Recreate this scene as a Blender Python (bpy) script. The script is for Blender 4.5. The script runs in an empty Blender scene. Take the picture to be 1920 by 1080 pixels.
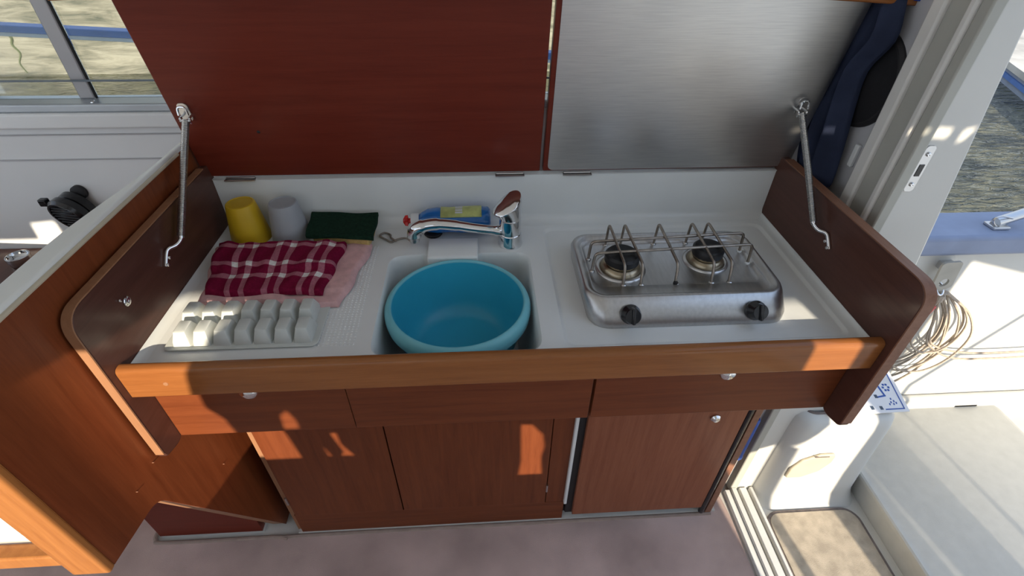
import bpy, bmesh, math, random
from mathutils import Vector, Matrix
random.seed(7)
OZ = 0.84                      # worktop height above the cabin floor; builder coordinates have z = 0 on the worktop
scene = bpy.context.scene
COL = scene.collection

# ------------------------------------------------------------------ camera, sky, sun, exposure
cd = bpy.data.cameras.new('camera'); cam = bpy.data.objects.new('camera', cd); COL.objects.link(cam)
cd.sensor_width = 36.0; cd.lens = 36.0 * 941.87 / 1920.0; cd.clip_start = 0.02; cd.clip_end = 200
yaw, pitch, roll = -0.0700, -0.6814, -0.0149
Rc = Matrix.Rotation(yaw, 3, 'Z') @ Matrix.Rotation(pitch, 3, 'X') @ Matrix.Rotation(roll, 3, 'Y')
right, fwd, up = Rc.col[0], Rc.col[1], Rc.col[2]
M = Matrix((right, up, -fwd)).transposed().to_4x4()
M.translation = Vector((-0.0480, -0.5738, 0.6237 + OZ))
cam.matrix_world = M
scene.camera = cam

world = bpy.data.worlds.new('sky'); scene.world = world; world.use_nodes = True
wn = world.node_tree; wn.nodes.clear()
wo = wn.nodes.new('ShaderNodeOutputWorld'); bg = wn.nodes.new('ShaderNodeBackground')
tc = wn.nodes.new('ShaderNodeTexCoord'); sp = wn.nodes.new('ShaderNodeSeparateXYZ'); rp = wn.nodes.new('ShaderNodeValToRGB')
wn.links.new(tc.outputs['Generated'], sp.inputs[0]); wn.links.new(sp.outputs['Z'], rp.inputs[0])
rp.color_ramp.elements[0].position = 0.0; rp.color_ramp.elements[0].color = (0.86, 0.93, 1.0, 1)
rp.color_ramp.elements[1].position = 0.9; rp.color_ramp.elements[1].color = (0.50, 0.68, 1.0, 1)
wn.links.new(rp.outputs[0], bg.inputs[0]); bg.inputs[1].default_value = 1.1
wn.links.new(bg.outputs[0], wo.inputs[0])

SUN_DIR = Vector((-0.155, 1.0, -0.38)).normalized()
sd = bpy.data.lights.new('sun', 'SUN'); so = bpy.data.objects.new('sun', sd); COL.objects.link(so)
sd.energy = 7.3; sd.angle = math.radians(0.4); sd.color = (1.0, 0.86, 0.66)
so.rotation_euler = SUN_DIR.to_track_quat('-Z', 'Y').to_euler(); so.location = (1, -6, 6)

vs = scene.view_settings
vs.view_transform = 'Standard'; vs.look = 'None'; vs.exposure = 0.15; vs.gamma = 1.0; vs.use_curve_mapping = False

# ------------------------------------------------------------------ materials
MATS = {}
def nodes(name):
    m = bpy.data.materials.new(name); m.use_nodes = True
    nt = m.node_tree; b = nt.nodes['Principled BSDF']; MATS[name] = m
    return m, nt, b
def setp(b, rough=.5, metal=0, coat=0, trans=0, ior=1.45, spec=.5, coatr=.1, sss=0):
    b.inputs['Roughness'].default_value = rough; b.inputs['Metallic'].default_value = metal
    b.inputs['Coat Weight'].default_value = coat; b.inputs['Coat Roughness'].default_value = coatr
    b.inputs['Transmission Weight'].default_value = trans; b.inputs['IOR'].default_value = ior
    b.inputs['Specular IOR Level'].default_value = spec; b.inputs['Subsurface Weight'].default_value = sss
def tex(nt, scale=(1, 1, 1), rnd=False):
    t = nt.nodes.new('ShaderNodeTexCoord'); mp = nt.nodes.new('ShaderNodeMapping'); mp.inputs['Scale'].default_value = scale
    nt.links.new(t.outputs['Object'], mp.inputs['Vector'])
    if rnd:
        oi = nt.nodes.new('ShaderNodeObjectInfo'); mu = nt.nodes.new('ShaderNodeMath'); mu.operation = 'MULTIPLY'; mu.inputs[1].default_value = 7.0
        nt.links.new(oi.outputs['Random'], mu.inputs[0]); nt.links.new(mu.outputs[0], mp.inputs['Location'])
    return mp.outputs[0]
def noise(nt, vec, scale, detail=3, dist=0, rough=.5):
    n = nt.nodes.new('ShaderNodeTexNoise'); n.inputs['Scale'].default_value = scale; n.inputs['Detail'].default_value = detail
    n.inputs['Distortion'].default_value = dist; n.inputs['Roughness'].default_value = rough
    nt.links.new(vec, n.inputs['Vector']); return n.outputs['Fac']
def ramp(nt, fac, stops):
    r = nt.nodes.new('ShaderNodeValToRGB'); e = r.color_ramp.elements
    while len(e) < len(stops): e.new(.5)
    for i, (p, c) in enumerate(stops): e[i].position = p; e[i].color = (*c, 1)
    nt.links.new(fac, r.inputs[0]); return r.outputs[0]
def bump(nt, b, fac, strength=.2, dist=.002):
    bp = nt.nodes.new('ShaderNodeBump'); bp.inputs['Strength'].default_value = strength; bp.inputs['Distance'].default_value = dist
    nt.links.new(fac, bp.inputs['Height']); nt.links.new(bp.outputs[0], b.inputs['Normal'])
def plain(name, col, rough=.5, var=.06, vscale=6, bmp=0, bscale=200, **k):
    m, nt, b = nodes(name); setp(b, rough, **k)
    v = tex(nt); f = noise(nt, v, vscale, 4)
    lo = tuple(max(0, c * (1 - var)) for c in col); hi = tuple(min(1, c * (1 + var)) for c in col)
    nt.links.new(ramp(nt, f, [(.3, lo), (.7, hi)]), b.inputs['Base Color'])
    if bmp: bump(nt, b, noise(nt, v, bscale, 3), bmp, .001)
    return m
def wood(name, dark, light, axis='x', rough=.34, coat=.25, contrast=1.0):
    m, nt, b = nodes(name); setp(b, rough, coat=coat * .5, coatr=.15, spec=.25)
    sc = {'x': (1.2, 22, 22), 'y': (22, 1.2, 22), 'z': (22, 22, 1.2)}[axis]
    f1 = noise(nt, tex(nt, sc, True), 3.0, 6, .6, .6)
    sc2 = tuple(s * 6 for s in sc)
    f2 = noise(nt, tex(nt, sc2, True), 4.0, 3, 0, .6)
    mx = nt.nodes.new('ShaderNodeMath'); mx.operation = 'MULTIPLY_ADD'; mx.inputs[1].default_value = .35; 
    nt.links.new(f2, mx.inputs[0]); nt.links.new(f1, mx.inputs[2])
    nt.links.new(ramp(nt, mx.outputs[0], [(.40, dark), (.62 , tuple((d + l) / 2 for d, l in zip(dark, light))), (.88, light)]), b.inputs['Base Color'])
    return m
W_ = {}
for ax in 'xyz':
    W_['cab' + ax] = wood('mahogany_' + ax, (.115, .028, .010), (.190, .052, .018), ax, .38, .10)
W_['lid'] = wood('dark_mahogany', (.120, .017, .009), (.165, .027, .014), 'x', .36, .12)
W_['rail'] = wood('varnished_teak', (.215, .072, .020), (.320, .120, .036), 'x', .26, .8)
W_['fridge'] = wood('pale_mahogany', (.200, .062, .030), (.290, .104, .054), 'z', .40, .08)
W_['edge'] = wood('beech_edge', (.280, .132, .068), (.360, .185, .098), 'z', .45, .1)
W_['edgey'] = wood('brown_edge', (.190, .085, .050), (.270, .130, .080), 'y', .4, .2)
W_['post'] = wood('teak_post', (.270, .100, .028), (.390, .160, .048), 'z', .35, .2)
W_['panel'] = wood('mahogany_bulkhead', (.150, .034, .011), (.230, .060, .020), 'z', .36, .12)
W_['side'] = wood('dull_mahogany', (.072, .028, .020), (.105, .043, .031), 'y', .30, .25)

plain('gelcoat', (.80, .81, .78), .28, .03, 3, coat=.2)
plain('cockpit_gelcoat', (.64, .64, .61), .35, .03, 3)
plain('worktop', (.765, .79, .785), .32, .04, 5, coat=.15)
plain('white_wall', (.84, .86, .87), .5, .03, 3)
plain('ceiling_white', (.82, .81, .78), .7, .03, 3)
plain('carpet', (.56, .42, .38), .95, .22, 5, .6, 900, spec=.1)
plain('carpet_edge', (.34, .26, .22), .9, .1, 40, .4, 600, spec=.1)
plain('floor_white', (.62, .60, .56), .5, .08, 10)
plain('chrome', (.78, .79, .80), .08, .03, 4, metal=1)
plain('steel', (.62, .62, .62), .30, .05, 8, metal=1)
plain('spring_steel', (.55, .55, .54), .28, .08, 60, metal=1)
plain('wire', (.34, .30, .26), .32, .25, 60, metal=1)
plain('black_plastic', (.008, .008, .010), .22, .1, 20, coat=.3)
plain('black_rubber', (.016, .015, .017), .6, .1, 30)
plain('burner_cap', (.018, .018, .020), .38, .3, 60, spec=.4)
plain('burner_brass', (.42, .36, .26), .3, .15, 30, metal=1)
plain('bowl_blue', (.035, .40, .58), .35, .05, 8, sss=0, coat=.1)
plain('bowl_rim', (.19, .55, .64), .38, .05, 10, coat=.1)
plain('cup_yellow', (.62, .40, .015), .45, .06, 10, trans=.0)
plain('cup_grey', (.36, .38, .41), .5, .06, 10)
plain('scour_green', (.010, .030, .018), .95, .35, 160, .8, 500, spec=.1)
plain('foam_yellow', (.60, .42, .17), .9, .15, 160, .7, 350, spec=.1)
plain('pink_terry', (.68, .42, .42), .95, .12, 60, .6, 420, spec=.1)
plain('soap_blue', (.010, .17, .55), .12, .1, 12, coat=.5, trans=.1)
plain('soap_label', (.50, .55, .20), .4, .25, 40)
plain('label_white', (.70, .72, .72), .5, .05, 40)
plain('cap_white', (.72, .74, .74), .4, .04, 20)
plain('nozzle_red', (.55, .012, .012), .35, .05, 20)
plain('jacket_blue', (.024, .032, .064), .85, .25, 14, .4, 300, spec=.2)
plain('speaker_black', (.006, .006, .008), .8, .2, 90, .5, 500)
plain('frame_grey', (.42, .42, .38), .45, .06, 8)
plain('frame_white', (.72, .71, .68), .4, .05, 8)
plain('bulkhead_grey', (.48, .48, .50), .6, .04, 4)
plain('blue_cloth', (.015, .05, .36), .8, .2, 30)
plain('blue_tube', (.035, .085, .33), .5, .1, 20)
plain('aluminium', (.50, .54, .58), .38, .06, 10, metal=.6)
plain('pane_edge', (.16, .20, .24), .35, .1, 20)
plain('mat_beige', (.46, .40, .32), .98, .18, 30, .9, 700, spec=.05)
plain('mat_border', (.20, .17, .16), .95, .2, 60, .8, 700, spec=.05)
plain('hatch_white', (.54, .54, .51), .55, .04, 30, .25, 500)
plain('coaming_blue', (.26, .31, .44), .6, .12, 10)
plain('vent_cream', (.56, .49, .37), .45, .05, 20)
plain('rope', (.44, .37, .30), .85, .15, 120, .5, 500)
plain('bracket', (.42, .40, .35), .5, .1, 20)
plain('red_tag', (.75, .12, .12), .5, .1, 20)
plain('paper', (.78, .80, .84), .45, .04, 20)
plain('print_blue', (.03, .10, .40), .5, .1, 20)
plain('print_dark', (.06, .09, .14), .5, .1, 20)
plain('orange', (.80, .23, .04), .5, .1, 20)
plain('quay_blue', (.10, .20, .48), .5, .1, 10)
plain('pontoon', (.30, .34, .42), .6, .15, 4)
plain('leaf', (.10, .24, .06), .8, .5, 3)
plain('moss', (.10, .12, .05), .9, .3, 3)
plain('bank', (.55, .52, .46), .9, .3, 2)

def brushed():
    m, nt, b = nodes('brushed_steel'); setp(b, .36, metal=1)
    v = tex(nt, (3, 90, 90)); f = noise(nt, v, 6, 5)
    v2 = tex(nt, (4, 4, 4)); g = noise(nt, v2, 1.6, 1)
    nt.links.new(ramp(nt, f, [(.3, (.60, .60, .60)), (.7, (.70, .70, .69))]), b.inputs['Base Color'])
    r = nt.nodes.new('ShaderNodeMapRange'); r.inputs['From Min'].default_value = .3; r.inputs['From Max'].default_value = .7; r.inputs['To Min'].default_value = .32; r.inputs['To Max'].default_value = .42
    nt.links.new(g, r.inputs['Value']); nt.links.new(r.outputs[0], b.inputs['Roughness'])
    bump(nt, b, f, .05, .0005)
brushed()
def stove_steel():
    m, nt, b = nodes('stove_steel'); setp(b, .34, metal=1)
    v = tex(nt, (30, 4, 30)); f = noise(nt, v, 6, 5)
    nt.links.new(ramp(nt, f, [(.3, (.50, .50, .50)), (.7, (.58, .58, .58))]), b.inputs['Base Color'])
stove_steel()
def glass():
    m, nt, b = nodes('window_glass'); nt.nodes.remove(b)
    o = nt.nodes['Material Output']; t = nt.nodes.new('ShaderNodeBsdfTransparent'); g = nt.nodes.new('ShaderNodeBsdfGlossy')
    t.inputs[0].default_value = (.93, .96, .95, 1); g.inputs['Roughness'].default_value = .02
    f = nt.nodes.new('ShaderNodeFresnel'); f.inputs[0].default_value = 1.45; x = nt.nodes.new('ShaderNodeMixShader')
    nt.links.new(f.outputs[0], x.inputs[0]); nt.links.new(t.outputs[0], x.inputs[1]); nt.links.new(g.outputs[0], x.inputs[2])
    nt.links.new(x.outputs[0], o.inputs[0])
glass()
def plastic_trans():
    m, nt, b = nodes('ice_plastic'); setp(b, .32, trans=.25, sss=.0, ior=1.4)
    b.inputs['Base Color'].default_value = (.80, .84, .80, 1)
    v = tex(nt); f = noise(nt, v, 30, 3); nt.links.new(ramp(nt, f, [(.3, (.76, .80, .76)), (.7, (.84, .87, .84))]), b.inputs['Base Color'])
plastic_trans()
def towel_mat():
    m, nt, b = nodes('checked_towel'); setp(b, .95, spec=.1)
    uv = nt.nodes.new('ShaderNodeUVMap'); s = nt.nodes.new('ShaderNodeSeparateXYZ'); nt.links.new(uv.outputs[0], s.inputs[0])
    def stripes(out, cs, w):
        acc = None
        for c in cs:
            d = nt.nodes.new('ShaderNodeMath'); d.operation = 'COMPARE'; d.inputs[1].default_value = c; d.inputs[2].default_value = w
            nt.links.new(out, d.inputs[0])
            if acc is None: acc = d.outputs[0]
            else:
                a = nt.nodes.new('ShaderNodeMath'); a.operation = 'MAXIMUM'; nt.links.new(acc, a.inputs[0]); nt.links.new(d.outputs[0], a.inputs[1]); acc = a.outputs[0]
        return acc
    su = stripes(s.outputs['X'], (.20, .315, .505, .605, .80, .905), .024)
    sv = stripes(s.outputs['Y'], (.30, .50, .88), .038)
    ad = nt.nodes.new('ShaderNodeMath'); ad.operation = 'ADD'; nt.links.new(su, ad.inputs[0]); nt.links.new(sv, ad.inputs[1])
    hf = nt.nodes.new('ShaderNodeMath'); hf.operation = 'MULTIPLY'; hf.inputs[1].default_value = .5; nt.links.new(ad.outputs[0], hf.inputs[0])
    col = ramp(nt, hf.outputs[0], [(.0, (.200, .008, .040)), (.5, (.42, .15, .20)), (1.0, (.80, .78, .76))])
    v = tex(nt); n = noise(nt, v, 260, 2)
    mx = nt.nodes.new('ShaderNodeMix'); mx.data_type = 'RGBA'; mx.blend_type = 'MULTIPLY'; mx.inputs['Factor'].default_value = .45
    nt.links.new(col, mx.inputs['A']); nt.links.new(ramp(nt, n, [(.35, (.55, .5, .5)), (.65, (1, 1, 1))]), mx.inputs['B'])
    nt.links.new(mx.outputs['Result'], b.inputs['Base Color']); bump(nt, b, noise(nt, v, 420, 2), .5, .001)
towel_mat()
def quay_mat():
    m, nt, b = nodes('quay_concrete'); setp(b, .95, spec=.1)
    f = noise(nt, tex(nt, (.5, .5, 3.2)), 2.2, 9, .5, .68)
    c1 = ramp(nt, f, [(.34, (.10, .105, .085)), (.47, (.215, .205, .165)), (.60, (.33, .315, .26))])
    t = nt.nodes.new('ShaderNodeTexCoord'); s = nt.nodes.new('ShaderNodeSeparateXYZ'); nt.links.new(t.outputs['Object'], s.inputs[0])
    g = noise(nt, tex(nt, (1.5, 1.5, 3)), 2.5, 6)
    ad = nt.nodes.new('ShaderNodeMath'); ad.operation = 'MULTIPLY_ADD'; ad.inputs[1].default_value = .35; nt.links.new(g, ad.inputs[0]); nt.links.new(s.outputs['Z'], ad.inputs[2])
    k = ramp(nt, ad.outputs[0], [(.22, (1, 1, 1)), (.34, (0, 0, 0))])
    mx = nt.nodes.new('ShaderNodeMix'); mx.data_type = 'RGBA'; nt.links.new(k, mx.inputs['Factor']); nt.links.new(c1, mx.inputs['A']); mx.inputs['B'].default_value = (.14, .17, .06, 1)
    nt.links.new(mx.outputs['Result'], b.inputs['Base Color']); bump(nt, b, f, .6, .05)
quay_mat()
def water_mat():
    m, nt, b = nodes('harbour_water'); setp(b, .05, ior=1.5, spec=.5)
    b.inputs['Base Color'].default_value = (.016, .022, .014, 1)
    v = tex(nt, (1.0, 2.2, 1.0)); f = noise(nt, v, 2.6, 4, .6)
    nt.links.new(ramp(nt, f, [(.35, (.020, .022, .010)), (.65, (.12, .115, .065))]), b.inputs['Base Color'])
    g = noise(nt, tex(nt, (1.0, 2.6, 1.0)), 5.0, 3, .8); bump(nt, b, g, 1.0, .07)
water_mat()

# ------------------------------------------------------------------ mesh helpers (all coordinates: x right, y away, z above the worktop)
WL = {}
def NB(): return bmesh.new()
def box(bm, x0, x1, y0, y1, z0, z1):
    v = [bm.verts.new((x, y, z)) for z in (z0, z1) for y in (y0, y1) for x in (x0, x1)]
    for f in ((0, 2, 3, 1), (4, 5, 7, 6), (0, 1, 5, 4), (2, 6, 7, 3), (0, 4, 6, 2), (1, 3, 7, 5)): bm.faces.new([v[i] for i in f])
    return bm
def loft(bm, rings, cap0=True, cap1=True, closed=True):
    R = [[bm.verts.new(p) for p in r] for r in rings]; n = len(R[0])
    for a, b in zip(R[:-1], R[1:]):
        for i in range(n if closed else n - 1):
            j = (i + 1) % n; bm.faces.new((a[i], a[j], b[j], b[i]))
    if cap0: bm.faces.new(R[0][::-1])
    if cap1: bm.faces.new(R[-1])
    return R
def prism(bm, poly, ax, a, b):
    def P(u, v, w): return {'x': (w, u, v), 'y': (u, w, v), 'z': (u, v, w)}[ax]
    return loft(bm, [[P(u, v, a) for u, v in poly], [P(u, v, b) for u, v in poly]])
def tube(bm, pts, r, n=8, closed=False):
    pts = [Vector(p) for p in pts]; m = len(pts); rr = r if isinstance(r, (list, tuple)) else [r] * m
    T = []
    for i in range(m):
        a = pts[(i - 1) % m] if (closed or i > 0) else pts[i]; b = pts[(i + 1) % m] if (closed or i < m - 1) else pts[i]
        T.append((b - a).normalized())
    N = T[0].orthogonal().normalized(); rings = []
    for i in range(m):
        N = (N - T[i] * N.dot(T[i]))
        N = N.normalized() if N.length > 1e-6 else T[i].orthogonal().normalized()
        Bn = T[i].cross(N)
        rings.append([pts[i] + (N * math.cos(2 * math.pi * k / n) + Bn * math.sin(2 * math.pi * k / n)) * rr[i] for k in range(n)])
    if closed: rings.append(rings[0]); loft(bm, rings, False, False); bmesh.ops.remove_doubles(bm, verts=bm.verts, dist=1e-6)
    else: loft(bm, rings)
    return bm
def lathe(bm, prof, c=(0, 0, 0), n=24, mat=None, cap0=False, cap1=False):
    rings = []
    for r, z in prof:
        ring = [Vector((r * math.cos(2 * math.pi * k / n), r * math.sin(2 * math.pi * k / n), z)) for k in range(n)]
        if mat: ring = [mat @ p for p in ring]
        rings.append([p + Vector(c) for p in ring])
    loft(bm, rings, cap0, cap1); return bm
def rrect(x0, x1, y0, y1, r, n=6):
    P = []
    for cx, cy, a0 in ((x1 - r, y1 - r, 0), (x0 + r, y1 - r, 90), (x0 + r, y0 + r, 180), (x1 - r, y0 + r, 270)):
        for k in range(n + 1):
            a = math.radians(a0 + 90 * k / n); P.append((cx + r * math.cos(a), cy + r * math.sin(a)))
    return P
def fillet(poly, rad, n=5):
    out = []; m = len(poly)
    for i in range(m):
        r = rad[i] if isinstance(rad, (list, tuple)) else rad
        p = Vector(poly[i]); a = (Vector(poly[i - 1]) - p); b = (Vector(poly[(i + 1) % m]) - p)
        if r <= 0: out.append(tuple(p)); continue
        ang = a.angle(b); d = min(r / math.tan(ang / 2), a.length * .49, b.length * .49)
        p0 = p + a.normalized() * d; p1 = p + b.normalized() * d
        for k in range(n + 1):
            t = k / n; out.append(tuple(p0 * (1 - t) ** 2 + p * 2 * t * (1 - t) + p1 * t * t))
    return out
def spline(pts, per=8, closed=False):
    P = [Vector(p) for p in pts]; n = len(P); out = []
    segs = n if closed else n - 1
    for i in range(segs):
        if closed: a, b, c, d = P[(i - 1) % n], P[i], P[(i + 1) % n], P[(i + 2) % n]
        else: a, b, c, d = P[max(i - 1, 0)], P[i], P[i + 1], P[min(i + 2, n - 1)]
        for k in range(per):
            t = k / per
            out.append(.5 * ((2 * b) + (c - a) * t + (2 * a - 5 * b + 4 * c - d) * t * t + (3 * b - a - 3 * c + d) * t ** 3))
    if not closed: out.append(P[-1])
    return out
def mk(name, bm, mat, parent=None, bevel=0, seg=2, smooth=35, sub=0, solid=0, flip=True):
    if flip: bmesh.ops.recalc_face_normals(bm, faces=bm.faces)
    xs = [v.co for v in bm.verts]
    c = Vector(((min(v.x for v in xs) + max(v.x for v in xs)) / 2, (min(v.y for v in xs) + max(v.y for v in xs)) / 2, min(v.z for v in xs)))
    bmesh.ops.translate(bm, verts=bm.verts, vec=-c)
    me = bpy.data.meshes.new(name); bm.to_mesh(me); bm.free()
    me.materials.append(MATS[mat] if isinstance(mat, str) and mat in MATS else W_[mat] if isinstance(mat, str) else mat)
    if smooth:
        me.shade_smooth(); me.set_sharp_from_angle(angle=math.radians(smooth))
    o = bpy.data.objects.new(name, me); COL.objects.link(o)
    wl = c + Vector((0, 0, OZ)); WL[o] = wl
    o.location = wl
    if parent is not None: o.parent = parent; o.location = wl - WL[parent]
    if sub: md = o.modifiers.new('subdivision', 'SUBSURF'); md.levels = sub; md.render_levels = sub
    if solid: md = o.modifiers.new('solidify', 'SOLIDIFY'); md.thickness = solid; md.offset = -1
    if bevel:
        md = o.modifiers.new('bevel', 'BEVEL'); md.width = bevel; md.segments = seg; md.limit_method = 'ANGLE'; md.angle_limit = math.radians(40)
    return o
def tag(o, label, cat, group=None):
    o['label'] = label; o['category'] = cat
    if group: o['group'] = group
    return o
def struct(o, label=None):
    o['kind'] = 'structure'
    if label: o['label'] = label
    return o
def thing(name, loc, label=None, cat=None, group=None):
    o = bpy.data.objects.new(name, None); COL.objects.link(o); o.empty_display_size = .05
    o.location = Vector(loc) + Vector((0, 0, OZ)); WL[o] = o.location.copy()
    if label: tag(o, label, cat, group)
    return o
def fill_holes(outer, holes, ax, w):
    bm = NB(); ed = []
    def P(u, v): return {'x': (w, u, v), 'y': (u, w, v), 'z': (u, v, w)}[ax]
    loops = []
    for L in [outer] + holes:
        vs_ = [bm.verts.new(P(*p)) for p in L]; loops.append(vs_)
        for i in range(len(vs_)): ed.append(bm.edges.new((vs_[i], vs_[(i + 1) % len(vs_)])))
    bmesh.ops.triangle_fill(bm, use_beauty=True, use_dissolve=False, edges=ed)
    return bm, loops
def addscrew(parent, c, axis, r=.004, name='screw', mat='chrome'):
    bm = NB(); m = Vector(axis).to_track_quat('Z', 'Y').to_matrix()
    lathe(bm, [(r, 0), (r, .0012), (r * .75, .0028), (r * .3, .0030), (r * .28, .0020)], c, 12, m, True, True)
    return mk(name, bm, mat, parent)

# ------------------------------------------------------------------ the cabin shell
bm = NB(); box(bm, -3.2, .70, -1.75, .80, -.90, -.845); floor = struct(mk('floor', bm, 'floor_white'))
bm = NB()
prism(bm, fillet([(-3.1, -1.6), (.672, -1.6), (.664, .115), (.655, .190), (.612, .186), (.605, .133), (-.60, .133), (-.63, .128), (-.66, .133), (-.982, .133), (-1.005, .15), (-1.005, .60), (-3.1, .60)],
                 [0, 0, .02, .015, .01, .01, .01, .01, .01, .02, .02, 0, 0]), 'z', -.8449, -.840)
cp = mk('carpet', bm, 'carpet', floor, bevel=.002)
bm = NB(); tube(bm, spline([(.606, .131, -.8395), (.0, .131, -.8395), (-.59, .131, -.8395), (-.63, .125, -.8395), (-.67, .131, -.8395), (-.96, .131, -.8395), (-.998, .140, -.8395), (-1.004, .175, -.8395), (-1.004, .3, -.8395)], 8), .0055, 8)
mk('carpet_binding', bm, 'carpet_edge', floor)

# back wall of the cabin, with the long side window
wb = thing('wall_back', (-.8, .74, -.84)); wb['kind'] = 'structure'
bm = NB(); box(bm, -3.2, .80, .70, .76, -.845, .178); mk('lower_panel', bm, 'white_wall', wb)
bm = NB(); box(bm, -3.2, .80, .70, .76, .90, 1.25); mk('upper_panel', bm, 'white_wall', wb)
bm = NB(); box(bm, .52, .80, .70, .76, .178, .90); mk('end_panel', bm, 'white_wall', wb)
for z in (.121, .056):
    bm = NB(); box(bm, -3.2, -.2, .6965, .7005, z - .0015, z + .0015); mk('groove_bead', bm, 'bulkhead_grey', wb, bevel=.001)
bm = NB(); box(bm, -3.2, -.2, .682, .7005, .140, .178); mk('sill_moulding', bm, 'white_wall', wb, bevel=.006, seg=3)

w1 = thing('window_1', (-.8, .73, .178)); w1['kind'] = 'structure'; w1['label'] = 'long cabin side window with grey mullion'
bm = NB(); box(bm, -3.2, .52, .690, .76, .178, .198); mk('sill', bm, 'aluminium', w1, bevel=.004)
bm = NB(); box(bm, -3.2, .52, .70, .76, .885, .90); mk('top_frame', bm, 'aluminium', w1)
bm = NB(); box(bm, -1.020, -.985, .730, .736, .198, .885); mk('mullion', bm, 'bulkhead_grey', w1, bevel=.003)
bm = NB(); box(bm, -.985, -.982, .733, .739, .198, .885); mk('gasket', bm, 'black_rubber', w1)
bm = NB(); box(bm, -3.2, .52, .716, .722, .242, .2455); mk('pane_edge', bm, 'pane_edge', w1)
bm = NB(); box(bm, -3.2, -1.018, .730, .734, .198, .885); mk('pane', bm, 'window_glass', w1)
bm = NB(); box(bm, -.982, .52, .7385, .742, .198, .885); mk('pane', bm, 'window_glass', w1)
addscrew(w1, (-.972, .700, .2005), (0, -.5, 1), .005)

# unseen wall behind the viewpoint, openings cut to shape the sun patches and photographer's shadow
outer = [(-3.2, -.845), (.745, -.845), (.745, 1.25), (-3.2, 1.25)]
holes = [[(-.229, .192), (-.241, .294), (-.258, .37), (-.273, .424), (-.280, .469), (-.301, .501), (-.300, .538), (-.287, .566), (-.278, .612), (-.262, .645), (-.205, .682), (-.878, .690), (-.880, .748), (-.945, .742), (-.950, .690), (-1.60, .690), (-1.62, 1.15), (-3.1, 1.15), (-3.1, .19)],
         [(-.185, .422), (-.155, .422), (-.155, .455), (-.165, .484), (-.182, .467)],
         [(-.148, .291), (-.130, .292), (-.128, .249), (-.102, .191), (-.142, .195), (-.130, .209)],
         [(-.173, .237), (-.168, .237), (-.158, .196), (-.168, .192)],
         [(.294, .292), (.323, .290), (.350, .250), (.357, .200), (.350, .154), (.356, .069), (.292, .069), (.298, .134)]]
bm, _ = fill_holes(outer, holes, 'y', -1.6)
bmesh.ops.recalc_face_normals(bm, faces=bm.faces)
wr = struct(mk('sun_mask_wall', bm, 'white_wall', solid=.02, smooth=0))
bm = NB(); box(bm, -.428, -.4145, -1.607, -1.593, .19, .69); mk('mullion', bm, 'bulkhead_grey', wr)  # unseen bar added to cast a dark band on the left bulkhead
bm = NB(); box(bm, -3.25, .85, -1.75, .80, 1.25, 1.30); struct(mk('ceiling', bm, 'ceiling_white'))

# unseen sun masks and a stay behind the viewpoint, shaped for the cockpit shadows
ws = thing('stern_sun_mask', (1.6, -1.6, -.848)); ws['kind'] = 'structure'
bm, _ = fill_holes([(.745, .655), (1.50, .640), (1.73, .578), (2.7, .50), (2.7, 1.25), (.745, 1.25)],
    [[(.932, .984), (.976, .984), (.976, .994), (.932, .994)], [(.990, .978), (1.018, .976), (1.020, .994), (.992, .996)], [(1.040, .968), (1.050, .972), (1.062, .996), (1.042, .992)]], 'y', -1.6)  # slits cut to throw a row of sun spots on the jamb
mk('shade_screen', bm, 'hatch_white', ws, solid=.004, smooth=0)  # added screen that keeps the sun off the door jamb
for nm, poly, mt in (('shade_block', [(.83, .66), (.83, .10), (.94, .04), (1.04, .085), (1.115, .20), (1.16, .66)], 'jacket_blue'),  # unseen block added to shade the locker and the rail end
                     ('fridge_shade', [(.745, -.848), (.915, -.848), (.915, -.05), (.83, .10), (.83, .55), (.745, .55)], 'gelcoat'),  # added to keep the sun off the refrigerator and carpet
                     ('post', [(1.245, -.848), (1.365, -.848), (1.365, .66), (1.245, .66)], 'gelcoat'),  # both posts and the pole are added to cast shadow bands
                     ('post', [(1.47, -.848), (1.56, -.848), (1.56, .66), (1.40, .66), (1.38, -.10)], 'gelcoat'),
                     ('shadow_pole', [(1.036, -.848), (1.066, -.848), (1.066, .10), (1.036, .10)], 'steel'),
                     ('stay', [(1.636, -.848), (1.652, -.848), (1.665, .112), (1.856, .417), (2.0, .60), (1.988, .61), (1.840, .425), (1.649, .120)], 'steel')):
    bm = NB(); prism(bm, poly, 'y', -1.605, -1.590); mk(nm, bm, mt, ws)

# aft bulkhead on the right, door frame and threshold
wr2 = thing('wall_right', (.73, .45, -.84)); wr2['kind'] = 'structure'
bm = NB(); box(bm, .70, .83, .30, .70, -.845, 1.25); mk('bulkhead_panel', bm, 'bulkhead_grey', wr2)
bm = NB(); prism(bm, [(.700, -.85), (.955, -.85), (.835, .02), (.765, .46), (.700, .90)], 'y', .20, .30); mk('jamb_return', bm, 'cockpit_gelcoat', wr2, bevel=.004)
d1 = thing('door_1', (.72, -.2, -.845)); d1['kind'] = 'structure'; d1['label'] = 'sliding door frame and sill between cabin and cockpit'
bm = NB(); box(bm, .682, .70, .272, .300, -.840, 1.2); mk('inner_rail', bm, 'frame_white', d1, bevel=.004)
bm = NB(); box(bm, .690, .70, .232, .272, -.840, 1.2); mk('outer_rail', bm, 'frame_grey', d1, bevel=.002)
bm = NB(); box(bm, .684, .70, .218, .232, -.840, 1.2); mk('seal_bead', bm, 'frame_white', d1, bevel=.004)
bm = NB(); box(bm, .690, .712, .196, .218, -.840, 1.2); mk('seal_channel', bm, 'frame_grey', d1, bevel=.003)
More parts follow.
